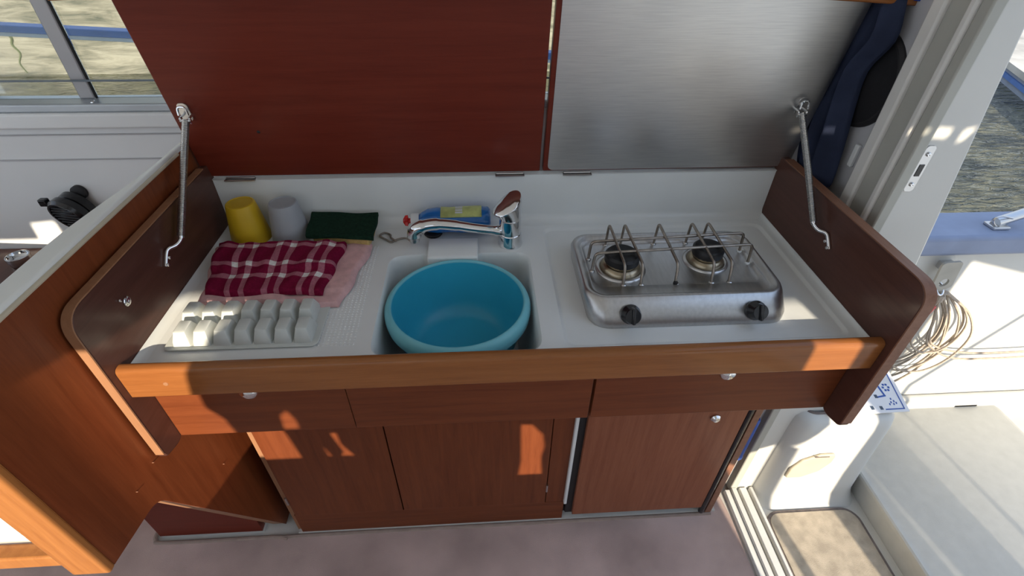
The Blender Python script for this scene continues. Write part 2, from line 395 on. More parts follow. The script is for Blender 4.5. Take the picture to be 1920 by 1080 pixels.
for i, (x0, x1, z1, mt) in enumerate(((.672, .690, -.828, 'gelcoat'), (.690, .706, -.818, 'frame_white'), (.706, .716, -.834, 'frame_grey'), (.716, .738, -.820, 'frame_white'), (.738, .748, -.834, 'frame_grey'), (.748, .758, -.818, 'frame_white'))):
    bm = NB(); box(bm, x0, x1, -1.55, .196, -.850, z1); mk('sill_track', bm, mt, d1, bevel=.002)
bm = NB(); prism(bm, rrect(.712, .730, .195, .281, .006), 'y', .1975, .2005); lk = mk('strike_plate', bm, 'steel', d1)
bm = NB(); box(bm, .7165, .7255, .1965, .199, .225, .247); mk('latch_hole', bm, 'black_plastic', lk)
for z in (.209, .266): addscrew(lk, (.721, .1972, z), (0, -1, 0), .004)

# left bulkhead: wood face, teak end post, white moulded cap
wl = thing('wall_left', (-.672, .1, -.84)); wl['kind'] = 'structure'
face = fillet([(-.195, .197), (.46, .197), (.46, -.84), (.168, -.84), (-.075, -.245), (-.195, -.224)], [0, 0, 0, 0, .05, 0], 8)
bm = NB(); prism(bm, face, 'x', -.648, -.645); mk('wood_face', bm, 'panel', wl)
core = fillet([(-.194, .150), (.10, .150), (.20, .0), (.20, -.84), (.170, -.84), (-.073, -.243), (-.194, -.222)], [0, 0, 0, 0, 0, .05, 0], 8)
bm = NB(); prism(bm, core, 'x', -.684, -.648); mk('core', bm, 'edge', wl)
bm = NB(); box(bm, -.702, -.644, -.208, -.194, -.226, .20); mk('end_post', bm, 'post', wl, bevel=.004, seg=3)
cap_out = [(-.646, -.21), (-.646, .455), (-.656, .455), (-.658, .33), (-.663, .27), (-.672, .20), (-.681, .12), (-.684, .05), (-.685, -.21)]
bm = NB(); prism(bm, cap_out, 'z', .150, .206); mk('cap_moulding', bm, 'gelcoat', wl, bevel=.008, seg=4)
bm = NB(); tube(bm, [(-.6455, -.208, .197), (-.6455, .40, .197)], .0035, 8); mk('edge_bead', bm, 'vent_cream', wl)
for y, z in ((-.095, -.185), (.02, -.205), (-.04, -.185), (.03, -.16), (.09, -.40)): addscrew(wl, (-.645, y, z), (1, 0, 0), .0010, 'screw_plug', 'edgey')

# low locker and seat seen past the bulkhead
lo = thing('low_locker', (-.845, .30, -.84), 'dark wooden low locker front seen under the bulkhead cut-out', 'locker')
bm = NB(); box(bm, -.985, -.702, .146, .166, -.830, -.30); mk('front_panel', bm, 'lid', lo)
bm = NB(); box(bm, -.985, -.965, .166, .60, -.830, -.30); mk('end_panel', bm, 'lid', lo)
bm = NB(); box(bm, -.990, -.702, .150, .60, -.845, -.830); mk('plinth', bm, 'floor_white', lo)

se = thing('moulded_seat', (-1.2, .05, -.24), 'white moulded seat with a teak lip at the lower left', 'seat')
rings = []
for y, z in ((-.165, -.200), (-.10, -.198), (-.02, -.196), (.06, -.18), (.12, -.15), (.16, -.10), (.17, -.02)):
    rings.append([(-1.9, y + .05, z + .05), (-1.3, y + .02, z + .02), (-.95, y, z + .004), (-.704, y, z)])
bm = NB(); loft(bm, rings, False, False, False)
mk('seat_shell', bm, 'gelcoat', se, solid=.02, smooth=60)
bm = NB(); box(bm, -1.9, -.704, -.192, -.166, -.228, -.196); mk('seat_lip', bm, 'post', se, bevel=.004)

sh = thing('side_table', (-1.6, .55, -.25), 'brown table top below the cabin window on the left', 'table')
bm = NB(); box(bm, -2.4, -1.16, .20, .698, -.235, -.21); mk('table_top', bm, 'side', sh, bevel=.003)
bm = NB(); box(bm, -2.4, -1.30, .47, .485, -.21, -.196); mk('table_fiddle', bm, 'orange', sh, bevel=.004)
bm = NB(); box(bm, -1.9, -1.84, .40, .46, -.84, -.235); mk('table_leg', bm, 'side', sh)
bm = NB(); lathe(bm, [(.022, 0), (.026, .004), (.028, .020), (.028, .026), (.025, .027), (.024, .018), (.0005, .016)], (-1.315, .622, -.210), 28, None, True, False)
tag(mk('chrome_dish', bm, 'chrome', smooth=50), 'small round chrome dish on the brown table by the white cap', 'dish')

# black round fitting on the back wall
sp_ = thing('wall_horn', (-1.15, .66, -.12), 'black round ribbed plastic fitting on the white wall below the window', 'fitting')
ax = Vector((-.25, -1, -.25)).normalized(); mq = ax.to_track_quat('Z', 'Y').to_matrix(); c0 = Vector((-1.135, .695, -.072))
bm = NB(); lathe(bm, [(.046, 0), (.046, .02), (.042, .024), (.050, .026), (.052, .044), (.046, .052), (.041, .052), (.040, .047), (.0008, .046)], c0, 32, mq, True, False); mk('housing', bm, 'black_plastic', sp_, smooth=30)
for i in range(7):
    w = -.030 + i * .010; h = math.sqrt(max(.038 ** 2 - w * w, 0)); bm = NB()
    tube(bm, [c0 + mq @ Vector((-h, w, .050)), c0 + mq @ Vector((h, w, .050))], .0022, 6); mk('rib', bm, 'black_rubber', sp_)
bm = NB(); lathe(bm, [(.019, 0), (.019, .010), (.012, .013), (.0005, .013)], (-1.118, .698, -.034), 20, Vector((0, -1, 0)).to_track_quat('Z', 'Y').to_matrix(), True); mk('side_lug', bm, 'black_rubber', sp_)
bm = NB(); box(bm, -1.205, -1.185, .655, .672, -.056, -.036); mk('clip', bm, 'black_plastic', sp_, bevel=.003)

# overhead rail
orl = thing('overhead_rail', (0, .36, .47), 'varnished wooden rail across the top above the raised lids', 'rail')
bm = NB(); rings = []
for i in range(25):
    x = -.712 + 1.437 * i / 24; t = (x - .0) / .72; z = .4885 - .017 * t * t - (.006 if x > 0 else 0) * t * t
    rings.append([(x, .352, z - .002), (x, .374, z), (x, .374, z + .03), (x, .352, z + .03)])
loft(bm, rings); mk('rail_bar', bm, 'rail', orl, bevel=.003)
bm = NB(); rings = []
for i in range(9):
    t = i / 8; x = .688 + .050 * t; a = .5 + .5 * math.sin(t * 3.1)
    rings.append([(x, .346, .476 - .004 * a), (x, .376, .480), (x, .384, .52), (x, .350, .525 + .006 * a)])
loft(bm, rings); tag(mk('blue_cloth', bm, 'blue_cloth', bevel=.002), 'scrap of bright blue cloth over the right end of the overhead rail', 'cloth')

# ------------------------------------------------------------------ galley cabinet
gc = thing('galley_cabinet', (0, .3, -.84), 'reddish brown wooden galley cabinet with raised lids and side panels', 'cabinet')
pan = fillet([(-.030, -.187), (.026, -.204), (.030, -.150), (.46, -.150), (.46, .150), (-.030, .150)], [.014, .030, 0, 0, 0, .040], 8)
for s in (-1, 1):
    to = .6385 if s < 0 else .6435
    bm = NB(); prism(bm, pan, 'x', s * .6252, s * to)
    pn = mk('side_panel', bm, 'side', gc, bevel=.0025)
    # solid wood edge banding round the front of the panel
    bm = NB()
    edge = fillet([(-.0318, -.1750), (-.0318, .1518), (.43, .1518)], [0, .041, 0], 10)
    off = fillet([(-.0295, -.1750), (-.0295, .1495), (.43, .1495)], [0, .039, 0], 10)
    loft(bm, [[(s * .6248, *e), (s * (to + .0003), *e), (s * (to + .0003), *f), (s * .6248, *f)] for e, f in zip(edge, off)])
    mk('edge_band', bm, 'edge' if s < 0 else 'edgey', pn)
addscrew(gc, (-.6245, .078, .090), (1, 0, 0), .0085, 'door_button')
addscrew(gc, (-.6245, .066, .101), (1, 0, 0), .003)
# fiddle rail
prof = fillet([(-.016, -.037), (.004, -.037), (.004, .027), (-.016, .027)], [.003, .003, .008, .010], 5)
bm = NB(); prism(bm, prof, 'x', -.6245, .6245); mk('fiddle_rail', bm, 'rail', gc, smooth=40)
bm = NB(); lathe(bm, [(.004, 0), (.0035, .001), (.0004, .0012)], (-.560, -.0161, -.006), 10, Vector((0, -1, 0)).to_track_quat('Z', 'Y').to_matrix(), True); mk('rail_plug', bm, 'edge', gc)
# drawer fronts
def knob(parent, c, r=.016):
    bm = NB(); lathe(bm, [(r * .6, 0), (r * .6, .004), (r * .95, .006), (r, .011), (r * .8, .018), (r * .4, .021), (.0005, .0215)], c, 24, Vector((0, -1, 0)).to_track_quat('Z', 'Y').to_matrix(), True)
    return mk('knob', bm, 'chrome', parent, smooth=60)
for x0, x1, k in ((-.6245, -.3005, -.457), (-.2995, .1455, None), (.1505, .6245, .386)):
    bm = NB(); box(bm, x0, x1, .020, .038, -.192, -.030); dr = mk('drawer_front' if k else 'fixed_front', bm, 'cabx', gc, bevel=.0012)
    if k: knob(dr, (k, .020, -.062))
    if k:
        bm = NB(); box(bm, x0 + .03, x1 - .03, .038, .40, -.185, -.18); mk('drawer_box', bm, 'cabx', dr)
# lower carcass, doors
bm = NB(); box(bm, -.588, .156, .153, .44, -.835, -.20); mk('carcass', bm, 'cabz', gc)
bm = NB(); box(bm, -.603, -.588, .147, .44, -.835, -.20); mk('end_board', bm, 'edge', gc, bevel=.001)
for x0, x1, nm in ((-.5845, -.2915, 'door'), (-.2885, .1035, 'door'), (.1055, .156, 'filler_panel')):
    bm = NB(); box(bm, x0, x1, .136 if nm == 'door' else .137, .153, -.735, -.205); d = mk(nm, bm, 'cabz', gc, bevel=.0012)
    hx = x0 if x0 < -.5 else x1
    if nm == 'door':
        for hz in (-.655, -.29):
            bm = NB(); tube(bm, [(hx + (.001 if hx > 0 else -.001), .134, hz - .016), (hx + (.001 if hx > 0 else -.001), .134, hz + .016)], .003, 8); mk('hinge', bm, 'steel', d)
bm = NB(); box(bm, -.588, .158, .138, .153, -.832, -.737); mk('plinth', bm, 'cabx', gc)
bm = NB(); box(bm, -.60, .62, .136, .16, -.8435, -.832); mk('kick_strip', bm, 'floor_white', gc)
bm = NB(); box(bm, .588, .606, .132, .44, -.835, -.20); mk('end_board', bm, 'edgey', gc, bevel=.001)
bm = NB(); box(bm, -.62, .62, .42, .44, -.835, -.05); mk('back_board', bm, 'cabz', gc)
# lids, leaning 10 degrees towards the viewer, hinged along the top of the splashback
th = math.radians(10); hy, hz = .452, .1205
def LP(x, s, d): return (x, hy - math.sin(th) * s + math.cos(th) * d, hz + math.cos(th) * s + math.sin(th) * d)   # s up the lid, d behind its face
def lidbox(bm, x0, x1, s0, s1, d0, d1):
    v = [bm.verts.new(LP(x, s, d)) for d in (d0, d1) for s in (s0, s1) for x in (x0, x1)]
    for f in ((0, 2, 3, 1), (4, 5, 7, 6), (0, 1, 5, 4), (2, 6, 7, 3), (0, 4, 6, 2), (1, 3, 7, 5)): bm.faces.new([v[i] for i in f])
bm = NB(); lidbox(bm, -.640, .0815, .002, .46, 0, .020); lidl = mk('lid', bm, 'lid', gc, bevel=.002)
lidl['label'] = 'dark mahogany lid over the sink'
bm = NB(); lidbox(bm, .0885, .650, .002, .46, 0, .020); lidr = mk('lid', bm, 'lid', gc, bevel=.002)
lidr['label'] = 'lid over the stove lined with brushed steel'
sheet = rrect(.0985, .648, .006, .452, .012, 5)
bm = NB(); loft(bm, [[LP(x, s, d) for x, s in sheet] for d in (-.0018, .0)]); mk('steel_sheet', bm, 'brushed_steel', lidr, smooth=30)
bm = NB(); lathe(bm, [(.0035, 0), (.002, .0006), (.0003, .0006)], LP(-.491, .108, -.0003), 10, Vector((0, -1, -.17)).to_track_quat('Z', 'Y').to_matrix(), True); mk('knot', bm, 'black_rubber', lidl)
for ld, xs in ((lidl, (-.565, .015)), (lidr, (.165,))):
    for x in xs:
        bm = NB(); box(bm, x - .032, x + .032, .438, .451, .1165, .1185); tube(bm, [(x - .030, .4495, .1195), (x + .030, .4495, .1195)], .0028, 8); mk('hinge', bm, 'steel', ld)
# spring stays
for s in (-1, 1):
    st_top = Vector((s * .606, .404, .262)); st_bot = Vector((s * .606, .243, .106))
    bm = NB(); d = st_bot - st_top; n = 66; rr = []
    for i in range(n * 2 + 1): rr.append(.0070 if i % 2 == 0 else .0054)
    tube(bm, [st_top + d * (i / (n * 2)) for i in range(n * 2 + 1)], rr, 10)
    ss = mk('spring_stay', bm, 'spring_steel', gc, smooth=50)
    bm = NB(); pb = Vector(LP(s * .606, .150, -.002))
    loft(bm, [[LP(x, y, dd) for x, y in rrect(s * .612 - .010, s * .612 + .010, .135, .172, .008)] for dd in (-.003, 0)])
    mk('lid_bracket', bm, 'steel', ss)
    bm = NB(); a = Vector(LP(s * .606, .170, -.004)); b_ = Vector(LP(s * .606, .170, -.028)); c_ = st_top
    for o_ in (-.0085, .0085):
        tube(bm, spline([Vector(LP(s * .606 + o_, .150, -.002)), Vector(LP(s * .606 + o_, .152, -.018)), st_top + Vector((o_, -.001, .004)), st_top + Vector((o_ * .9, .002, -.006))], 5), .0022, 6)
    tube(bm, spline([st_top + Vector((-.0085, 0, .010)), st_top + Vector((-.006, .001, .024)), st_top + Vector((.006, .001, .024)), st_top + Vector((.0085, 0, .010))], 5), .0022, 6)
    tube(bm, [st_top + Vector((-.010, 0, 0)), st_top + Vector((.010, 0, 0))], .003, 8)
    mk('lid_clevis', bm, 'chrome', ss)
    bm = NB(); p = st_bot
    tube(bm, spline([p + Vector((0, .004, .004)), p + Vector((0, -.004, -.004)), p + Vector((s * .006, -.014, -.010)), p + Vector((s * .014, -.026, -.010)), p + Vector((s * .0165, -.034, -.016)), p + Vector((s * .0165, -.050, -.032))], 6), [.0052] * 6 + [.0040] * 25, 8)
    mk('panel_bracket', bm, 'chrome', ss, smooth=60)
    for k in (.036, .048): addscrew(ss, (s * .6195, .243 - k, .106 - k * .62), (-s, 0, 0), .0035)

# ------------------------------------------------------------------ refrigerator
fr = thing('refrigerator', (.37, .28, -.835), 'built-in refrigerator with pale wood door and black seal under the stove', 'refrigerator')
bm = NB(); box(bm, .160, .586, .156, .42, -.825, -.205); mk('body', bm, 'black_rubber', fr)
bm = NB(); box(bm, .1555, .164, .128, .156, -.735, -.205); mk('white_strip', bm, 'cap_white', fr, bevel=.002)
bm = NB(); box(bm, .164, .566, .137, .156, -.800, -.205); mk('door_seal', bm, 'black_rubber', fr, bevel=.003)
bm = NB(); box(bm, .1835, .5640, .126, .1375, -.792, -.205); dp = mk('door_panel', bm, 'fridge', fr, bevel=.0015)
bm = NB(); lathe(bm, [(.011, 0), (.012, .004), (.008, .009), (.0005, .010)], (.488, .126, -.358), 18, Vector((0, -1, 0)).to_track_quat('Z', 'Y').to_matrix(), True); mk('latch', bm, 'chrome', dp)
bm = NB(); tube(bm, [(.5735, .133, -.825), (.5735, .133, -.205)], .0085, 12); mk('edge_trim', bm, 'black_plastic', fr)

# ------------------------------------------------------------------ worktop with sink
wt = thing('worktop', (0, .22, -.04), 'white moulded galley worktop with sink, drainer and splashback', 'worktop')
sinkp = fillet([(-.247, .020), (.050, .020), (.050, .316), (-.050, .316), (-.062, .312), (-.168, .312), (-.180, .316), (-.247, .312)], [.035, .035, .035, .01, .01, .01, .01, .035], 6)
recp = rrect(.088, .606, .028, .412, .02, 4)
bm, loops = fill_holes([(-.6245, .004), (.6245, .004), (.6245, .446), (-.6245, .446)], [sinkp, recp], 'z', 0)
def down(loop, steps):
    prev = loop; cx = sum(v.co.x for v in loop) / len(loop); cy = sum(v.co.y for v in loop) / len(loop)
    base = [v.co.copy() for v in loop]; xr = max(abs(b.x - cx) for b in base); yr = max(abs(b.y - cy) for b in base)
    for ins, z in steps:
        cur = [bm.verts.new((cx + (b.x - cx) * (1 - ins / xr), cy + (b.y - cy) * (1 - ins / yr), z)) for b in base]
        for i in range(len(cur)):
            j = (i + 1) % len(cur); bm.faces.new((prev[i], prev[j], cur[j], cur[i]))
        prev = cur
    bm.faces.new(prev)
down(loops[1], [(.002, -.0025), (.005, -.008), (.008, -.03), (.018, -.13), (.030, -.148), (.05, -.152)])
down(loops[2], [(.002, -.001), (.006, -.0045), (.009, -.005)])
top = mk('top', bm, 'worktop', wt, smooth=40)
bm = NB(); rings = []
for x in (-.6245, .6245):
    prof = [(.4465, .020), (.4465, .116), (.444, .1185), (.462, .1185), (.462, -.02), (.42, -.02), (.42, 0.0003)]
    for k in range(7):
        a = math.radians(90 * k / 6); prof.append((.4265 + .020 * math.sin(a), .0203 - .020 * math.cos(a)))
    rings.append([(x, y, z) for y, z in prof[:-1]])
loft(bm, rings); mk('splashback', bm, 'worktop', wt, smooth=40)
for s in (-1, 1):
    bm = NB(); rings = []
    prof = [(s * .6245, .009), (s * .6235, .009), (s * .621, .0045), (s * .616, .0012), (s * .609, .0002), (s * .6245, .0002)]
    loft(bm, [[(x, y, z) for x, z in prof] for y in (.0045, .44)]); mk('side_cove', bm, 'worktop', wt, smooth=60)
    bm = NB(); prism(bm, [(s * .6245, .445), (s * .6245, .40), (s * .612, .445)], 'z', 0, .1) if False else box(bm, s * .6245 - .0001, s * .6245 + .0001, .43, .44, .01, .02)
    bm.free()
# faucet ledge block
bm = NB(); prism(bm, [(.374, .0002), (.366, .0075), (.308, .0065), (.299, .002), (.291, -.100), (.325, -.100), (.330, .0002)], 'x', -.168, -.060); mk('ledge_block', bm, 'worktop', wt, bevel=.006, seg=4, smooth=50)
# drainer ribs: tiny studs nobody could count
bm = NB()
for i in range(13):
    for j in range(46):
        x = -.366 + i * .0074; y = .052 + j * .0066
        a = .0020
        v = [bm.verts.new(p) for p in ((x - a, y - a, .0001), (x + a, y - a, .0001), (x + a, y + a, .0001), (x - a, y + a, .0001), (x, y, .0016))]
        for f in ((0, 1, 4), (1, 2, 4), (2, 3, 4), (3, 0, 4)): bm.faces.new([v[q] for q in f])
st = mk('drainer_studs', bm, 'worktop', wt, smooth=0); st['kind'] = 'stuff'

# ------------------------------------------------------------------ wash bowl
bm = NB(); bc = (-.1, .163, 0)
lathe(bm, [(.0005, -.124), (.080, -.124), (.098, -.118), (.110, -.090), (.120, -.045), (.1255, -.004)], bc, 64)
lathe(bm, [(.135, -.030), (.128, -.042), (.116, -.090), (.104, -.126), (.088, -.130), (.0005, -.130)], bc, 64)
wbw = thing('wash_bowl', (-.1, .163, -.13), 'round turquoise plastic washing-up bowl standing in the sink', 'bowl')
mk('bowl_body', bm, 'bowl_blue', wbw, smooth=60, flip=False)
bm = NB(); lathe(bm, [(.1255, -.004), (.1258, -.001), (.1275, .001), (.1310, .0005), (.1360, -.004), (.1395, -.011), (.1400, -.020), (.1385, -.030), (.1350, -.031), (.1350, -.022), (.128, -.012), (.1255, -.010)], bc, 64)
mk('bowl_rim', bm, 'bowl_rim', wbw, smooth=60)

# ------------------------------------------------------------------ stove
sv = thing('stove', (.325, .20, 0), 'two-burner stainless steel gas stove with black knobs', 'stove')
R0 = [(rrect(.140, .514, .074, .330, .040, 8), -.0045), (rrect(.138, .515, .076, .330, .040, 8), .006), (rrect(.1335, .5125, .098, .321, .040, 8), .034), (rrect(.136, .510, .105, .318, .038, 8), .0405), (rrect(.140, .506, .110, .314, .035, 8), .0425),
      (rrect(.147, .499, .116, .307, .029, 8), .0405), (rrect(.151, .495, .120, .303, .026, 8), .036), (rrect(.154, .492, .123, .300, .024, 8), .035)]
bm = NB(); loft(bm, [[(x, y, z) for x, y in p] for p, z in R0], True, False)
pan_o = rrect(.156, .490, .1475, .2985, .024, 8)
R1 = [R0[-1], (rrect(.155, .491, .146, .2992, .024, 8), .035), (rrect(.158, .488, .150, .296, .023, 8), .031), (rrect(.164, .482, .156, .290, .02, 8), .0285)]
loft(bm, [[(x, y, z) for x, y in p] for p, z in R1], False, True)
bmesh.ops.remove_doubles(bm, verts=bm.verts, dist=1e-5)
mk('stove_body', bm, 'stove_steel', sv, smooth=50)
for bx, by, k in ((.222, .212, 1.0), (.400, .228, .9)):
    bm = NB(); lathe(bm, [(.050 * k, .0286), (.049 * k, .031), (.044 * k, .0325), (.041 * k, .031), (.040 * k, .0295)], (bx, by, 0), 36); bu = mk('burner', bm, 'steel', sv, smooth=60)
    bm = NB(); lathe(bm, [(.040 * k, .0286), (.039 * k, .035), (.034 * k, .041), (.030 * k, .042), (.030 * k, .047)], (bx, by, 0), 36, None, True, True); mk('burner_ring', bm, 'burner_brass', bu, smooth=40)
    bm = NB(); n = 40; prof = [(.0315 * k, .045), (.034 * k, .048), (.034 * k, .060), (.030 * k, .0645), (.016 * k, .066), (.0005, .0655)]
    rings = []
    for q, (r, z) in enumerate(prof):
        rings.append([(bx + (r * (1 - (.07 if (i % 2 and q < 1) else 0))) * math.cos(2 * math.pi * i / n), by + (r * (1 - (.07 if (i % 2 and q < 1) else 0))) * math.sin(2 * math.pi * i / n), z) for i in range(n)])
    loft(bm, rings, True, False); mk('burner_cap', bm, 'burner_cap', bu, smooth=40)
def wire(pts, name='grate_bar', r=.0028):
    bm = NB(); P = []
    for i, p in enumerate(pts):
        p = Vector(p)
        if 0 < i < len(pts) - 1:
            a = (Vector(pts[i - 1]) - p); b = (Vector(pts[i + 1]) - p); d = min(.010, a.length * .45, b.length * .45)
            p0 = p + a.normalized() * d; p1 = p + b.normalized() * d
            for k in range(5): t = k / 4; P.append(p0 * (1 - t) ** 2 + p * 2 * t * (1 - t) + p1 * t * t)
        else: P.append(p)
    tube(bm, P, r, 8); return mk(name, bm, 'wire', sv, smooth=60)
for x0, x1 in ((.2085, .2155), (.2405, .2495), (.3115, .3165), (.3805, .3865), (.4145, .4215)):
    g = wire([(x0, .2915, .030), (x0 + .001, .289, .082), (x1, .166, .068), (x1 - .001, .156, .030)])
    for y, x in ((.2915, x0), (.156, x1)):
        bm = NB(); lathe(bm, [(.0055, .0284), (.0055, .0305), (.0035, .032), (.0026, .032)], (x, y, 0), 12, None, True, True); mk('grommet', bm, 'steel', g)
for y0, y1 in ((.243, .257), (.203, .216)):
    g = wire([(.163, y0, .030), (.1655, y0, .0715), (.4805, y1, .0745), (.4835, y1, .031)])
    for x, y in ((.1635, y0), (.4830, y1)):
        bm = NB(); lathe(bm, [(.0055, .0284), (.0055, .0305), (.0035, .032), (.0026, .032)], (x, y, 0), 12, None, True, True); mk('grommet', bm, 'cap_white' if x > .4 else 'steel', g)
bm = NB(); lathe(bm, [(.0045, .0285), (.0045, .034), (.003, .036)], (.3155, .155, 0), 12, None, True, True); mk('rubber_foot', bm, 'black_rubber', sv)
kax = Vector((0, -1, .55)).normalized(); kq = kax.to_track_quat('Z', 'Y').to_matrix()
for kx in (.2120, .4430):
    c = Vector((kx, .085, .020))
    bm = NB(); lathe(bm, [(.0165, -.003), (.0185, .003), (.0180, .007), (.0155, .010), (.0150, .020), (.0135, .0225), (.0005, .023)], c, 28, kq, True); kb = mk('stove_knob', bm, 'black_plastic', sv, smooth=40)
    bm = NB(); A = [kq @ Vector(p) + c for p in ((-.0035, -.0155, .012), (.0035, -.0155, .012), (.0035, .0155, .012), (-.0035, .0155, .012))]; Bq = [kq @ Vector(p) + c for p in ((-.0028, -.0145, .0275), (.0028, -.0145, .0275), (.0028, .0145, .0275), (-.0028, .0145, .0275))]
    loft(bm, [A, Bq]); mk('knob_grip', bm, 'black_plastic', kb, bevel=.0015)

# ------------------------------------------------------------------ faucet
fc = thing('faucet', (.011, .35, 0), 'chrome single-lever mixer tap beside the sink', 'tap')
bm = NB(); lathe(bm, [(.0265, 0), (.0270, .003), (.0255, .006), (.0250, .028), (.0245, .030), (.0235, .031), (.0235, .064), (.0225, .067)], (.011, .350, 0), 36, None, True, True); mk('tap_body', bm, 'chrome', fc, smooth=40)
bm = NB(); tube(bm, spline([(.005, .350, .030, ), (-.025, .346, .038), (-.065, .343, .046), (-.105, .341, .055), (-.145, .340, .060), (-.175, .339, .056), (-.192, .339, .046), (-.195, .339, .030)], 6),
     [.0125] * 6 + [.0105] * 6 + [.0105] * 6 + [.0115] * 6 + [.0130] * 6 + [.0150] * 6 + [.0150] * 6 + [.0125], 18); mk('spout', bm, 'chrome', fc, smooth=60)
bm = NB(); lathe(bm, [(.0105, .0), (.0105, .012)], (-.195, .339, .020), 20, None, True, True); mk('aerator', bm, 'steel', fc)
bm = NB(); n = 40; a0 = math.radians(205); rings = []
for t in (0, .25, .5, .75, .92, 1.0):
    ring = []
    for i in range(n):
        a = 2 * math.pi * i / n; s = math.cos(a - a0); r = .0250 * (1 + .08 * t + (.42 * max(0, s) ** 2) * t ** 2) * (1 if t < .95 else .93)
        zt = .1035 - .0185 * s; z = .068 + (zt - .068) * t + (.001 if t == 1.0 else 0)
        sh_ = .004 * t
        ring.append((.011 + r * math.cos(a) - .004 * t, .350 + r * math.sin(a) - .002 * t, z))
    rings.append(ring)
for q in (.7, .4, .15):
    c = [sum(p[k] for p in rings[5]) / n for k in range(3)]
    rings.append([tuple(c[k] + (p[k] - c[k]) * q for k in range(2)) + (c[2] + (p[2] - c[2]) * q + .006 * (1 - q * q),) for p in rings[5]])
loft(bm, rings); mk('lever', bm, 'chrome', fc, smooth=50)

pc = thing('plug_chain', (-.25, .38, 0), 'bead chain with black sink plug lying left of the tap', 'chain')
bm = NB(); path = spline([(-.205, .352, .010), (-.220, .375, .004), (-.238, .372, .003), (-.250, .362, .003), (-.262, .372, .003), (-.278, .388, .003), (-.270, .400, .003), (-.256, .392, .003), (-.252, .375, .006), (-.240, .362, .006)], 6)
for p in path:
    bmesh.ops.create_icosphere(bm, subdivisions=1, radius=.0026, matrix=Matrix.Translation(p))
mk('chain_beads', bm, 'wire', pc, smooth=80)['kind'] = 'stuff'
bm = NB(); lathe(bm, [(.018, .0), (.021, .004), (.021, .008), (.012, .010), (.004, .011), (.004, .016), (.0005, .0165)], (-.160, .394, .0), 24, None, True); mk('plug', bm, 'black_rubber', pc)

# ------------------------------------------------------------------ washing-up liquid
sb = thing('soap_bottle', (-.11, .408, 0), 'blue washing-up liquid bottle with yellow label lying behind the tap', 'bottle')
bm = NB(); rings = []; yc, zc = .404, .031
for x, a, b_ in ((-.030, .010, .008), (-.031, .026, .021), (-.036, .032, .027), (-.050, .034, .0285), (-.095, .033, .0275), (-.120, .031, .026), (-.150, .033, .0275), (-.170, .030, .025), (-.182, .021, .019), (-.190, .0135, .0135)):
    rings.append([(x, yc + a * math.cos(2 * math.pi * i / 28), zc + b_ * math.sin(2 * math.pi * i / 28)) for i in range(28)])
loft(bm, rings); mk('bottle_body', bm, 'soap_blue', sb, smooth=60)
bm = NB(); rings = []
for x in (-.050, -.065, -.095, -.120, -.140):
    k = {-.050: 1.012, -.065: 1.012, -.095: .985, -.120: .945, -.140: .985}[x]
    rings.append([(x, yc + .0345 * k * math.cos(math.radians(62 + 73 * i / 10)), zc + .0290 * k * math.sin(math.radians(62 + 73 * i / 10))) for i in range(11)])
loft(bm, rings, False, False, False); lb = mk('bottle_label', bm, 'soap_label', sb, smooth=60, solid=.0004)
for i, (u0, u1) in enumerate(((75, 82), (86, 93), (98, 106), (110, 118))):
    bm = NB(); loft(bm, [[(x, yc + .0352 * math.cos(math.radians(a)), zc + .0297 * math.sin(math.radians(a))) for a in (u0, u1)] for x in (-.108, -.092)], False, False, False); mk('label_print', bm, 'label_white', lb, solid=.0004, smooth=0)
X_ = Vector((-1, 0, 0)).to_track_quat('Z', 'Y').to_matrix()
bm = NB(); lathe(bm, [(.0160, 0), (.0165, .003), (.0160, .016), (.0145, .018)], (-.189, yc, zc), 24, X_, True, True); mk('bottle_cap', bm, 'cap_white', sb, smooth=40)
bm = NB(); rings = []
for k, (r, d) in enumerate(((.006, 0), (.006, .006), (.013, .007), (.012, .013), (.004, .018))):
    rings.append([(-.207 - d, yc + r * (1 if i % 2 == 0 or k < 2 else .55) * math.cos(2 * math.pi * i / 10), zc + r * (1 if i % 2 == 0 or k < 2 else .55) * math.sin(2 * math.pi * i / 10)) for i in range(10)])
loft(bm, rings); mk('nozzle', bm, 'nozzle_red', sb, smooth=20)

# ------------------------------------------------------------------ tumblers (upside down)
def tumbler(name, x, y, mat, label):
    bm = NB(); lathe(bm, [(.0405, .0004), (.0420, .0004), (.0420, .003), (.0300, .084), (.0285, .0872), (.0255, .0882), (.0245, .0868), (.0005, .0865)], (x, y, 0), 44)
    lathe(bm, [(.0005, .0835), (.0270, .0835), (.0405, .0004)], (x, y, 0), 44)
    bmesh.ops.remove_doubles(bm, verts=bm.verts, dist=1e-5)
    return tag(mk(name, bm, mat, smooth=45), label, 'cup', 'tumblers by the splashback')
tumbler('tumbler', -.5605, .3985, 'cup_yellow', 'yellow plastic tumbler upside down in the back left corner')
tumbler('tumbler', -.4720, .3965, 'cup_grey', 'grey plastic tumbler upside down beside the yellow one')

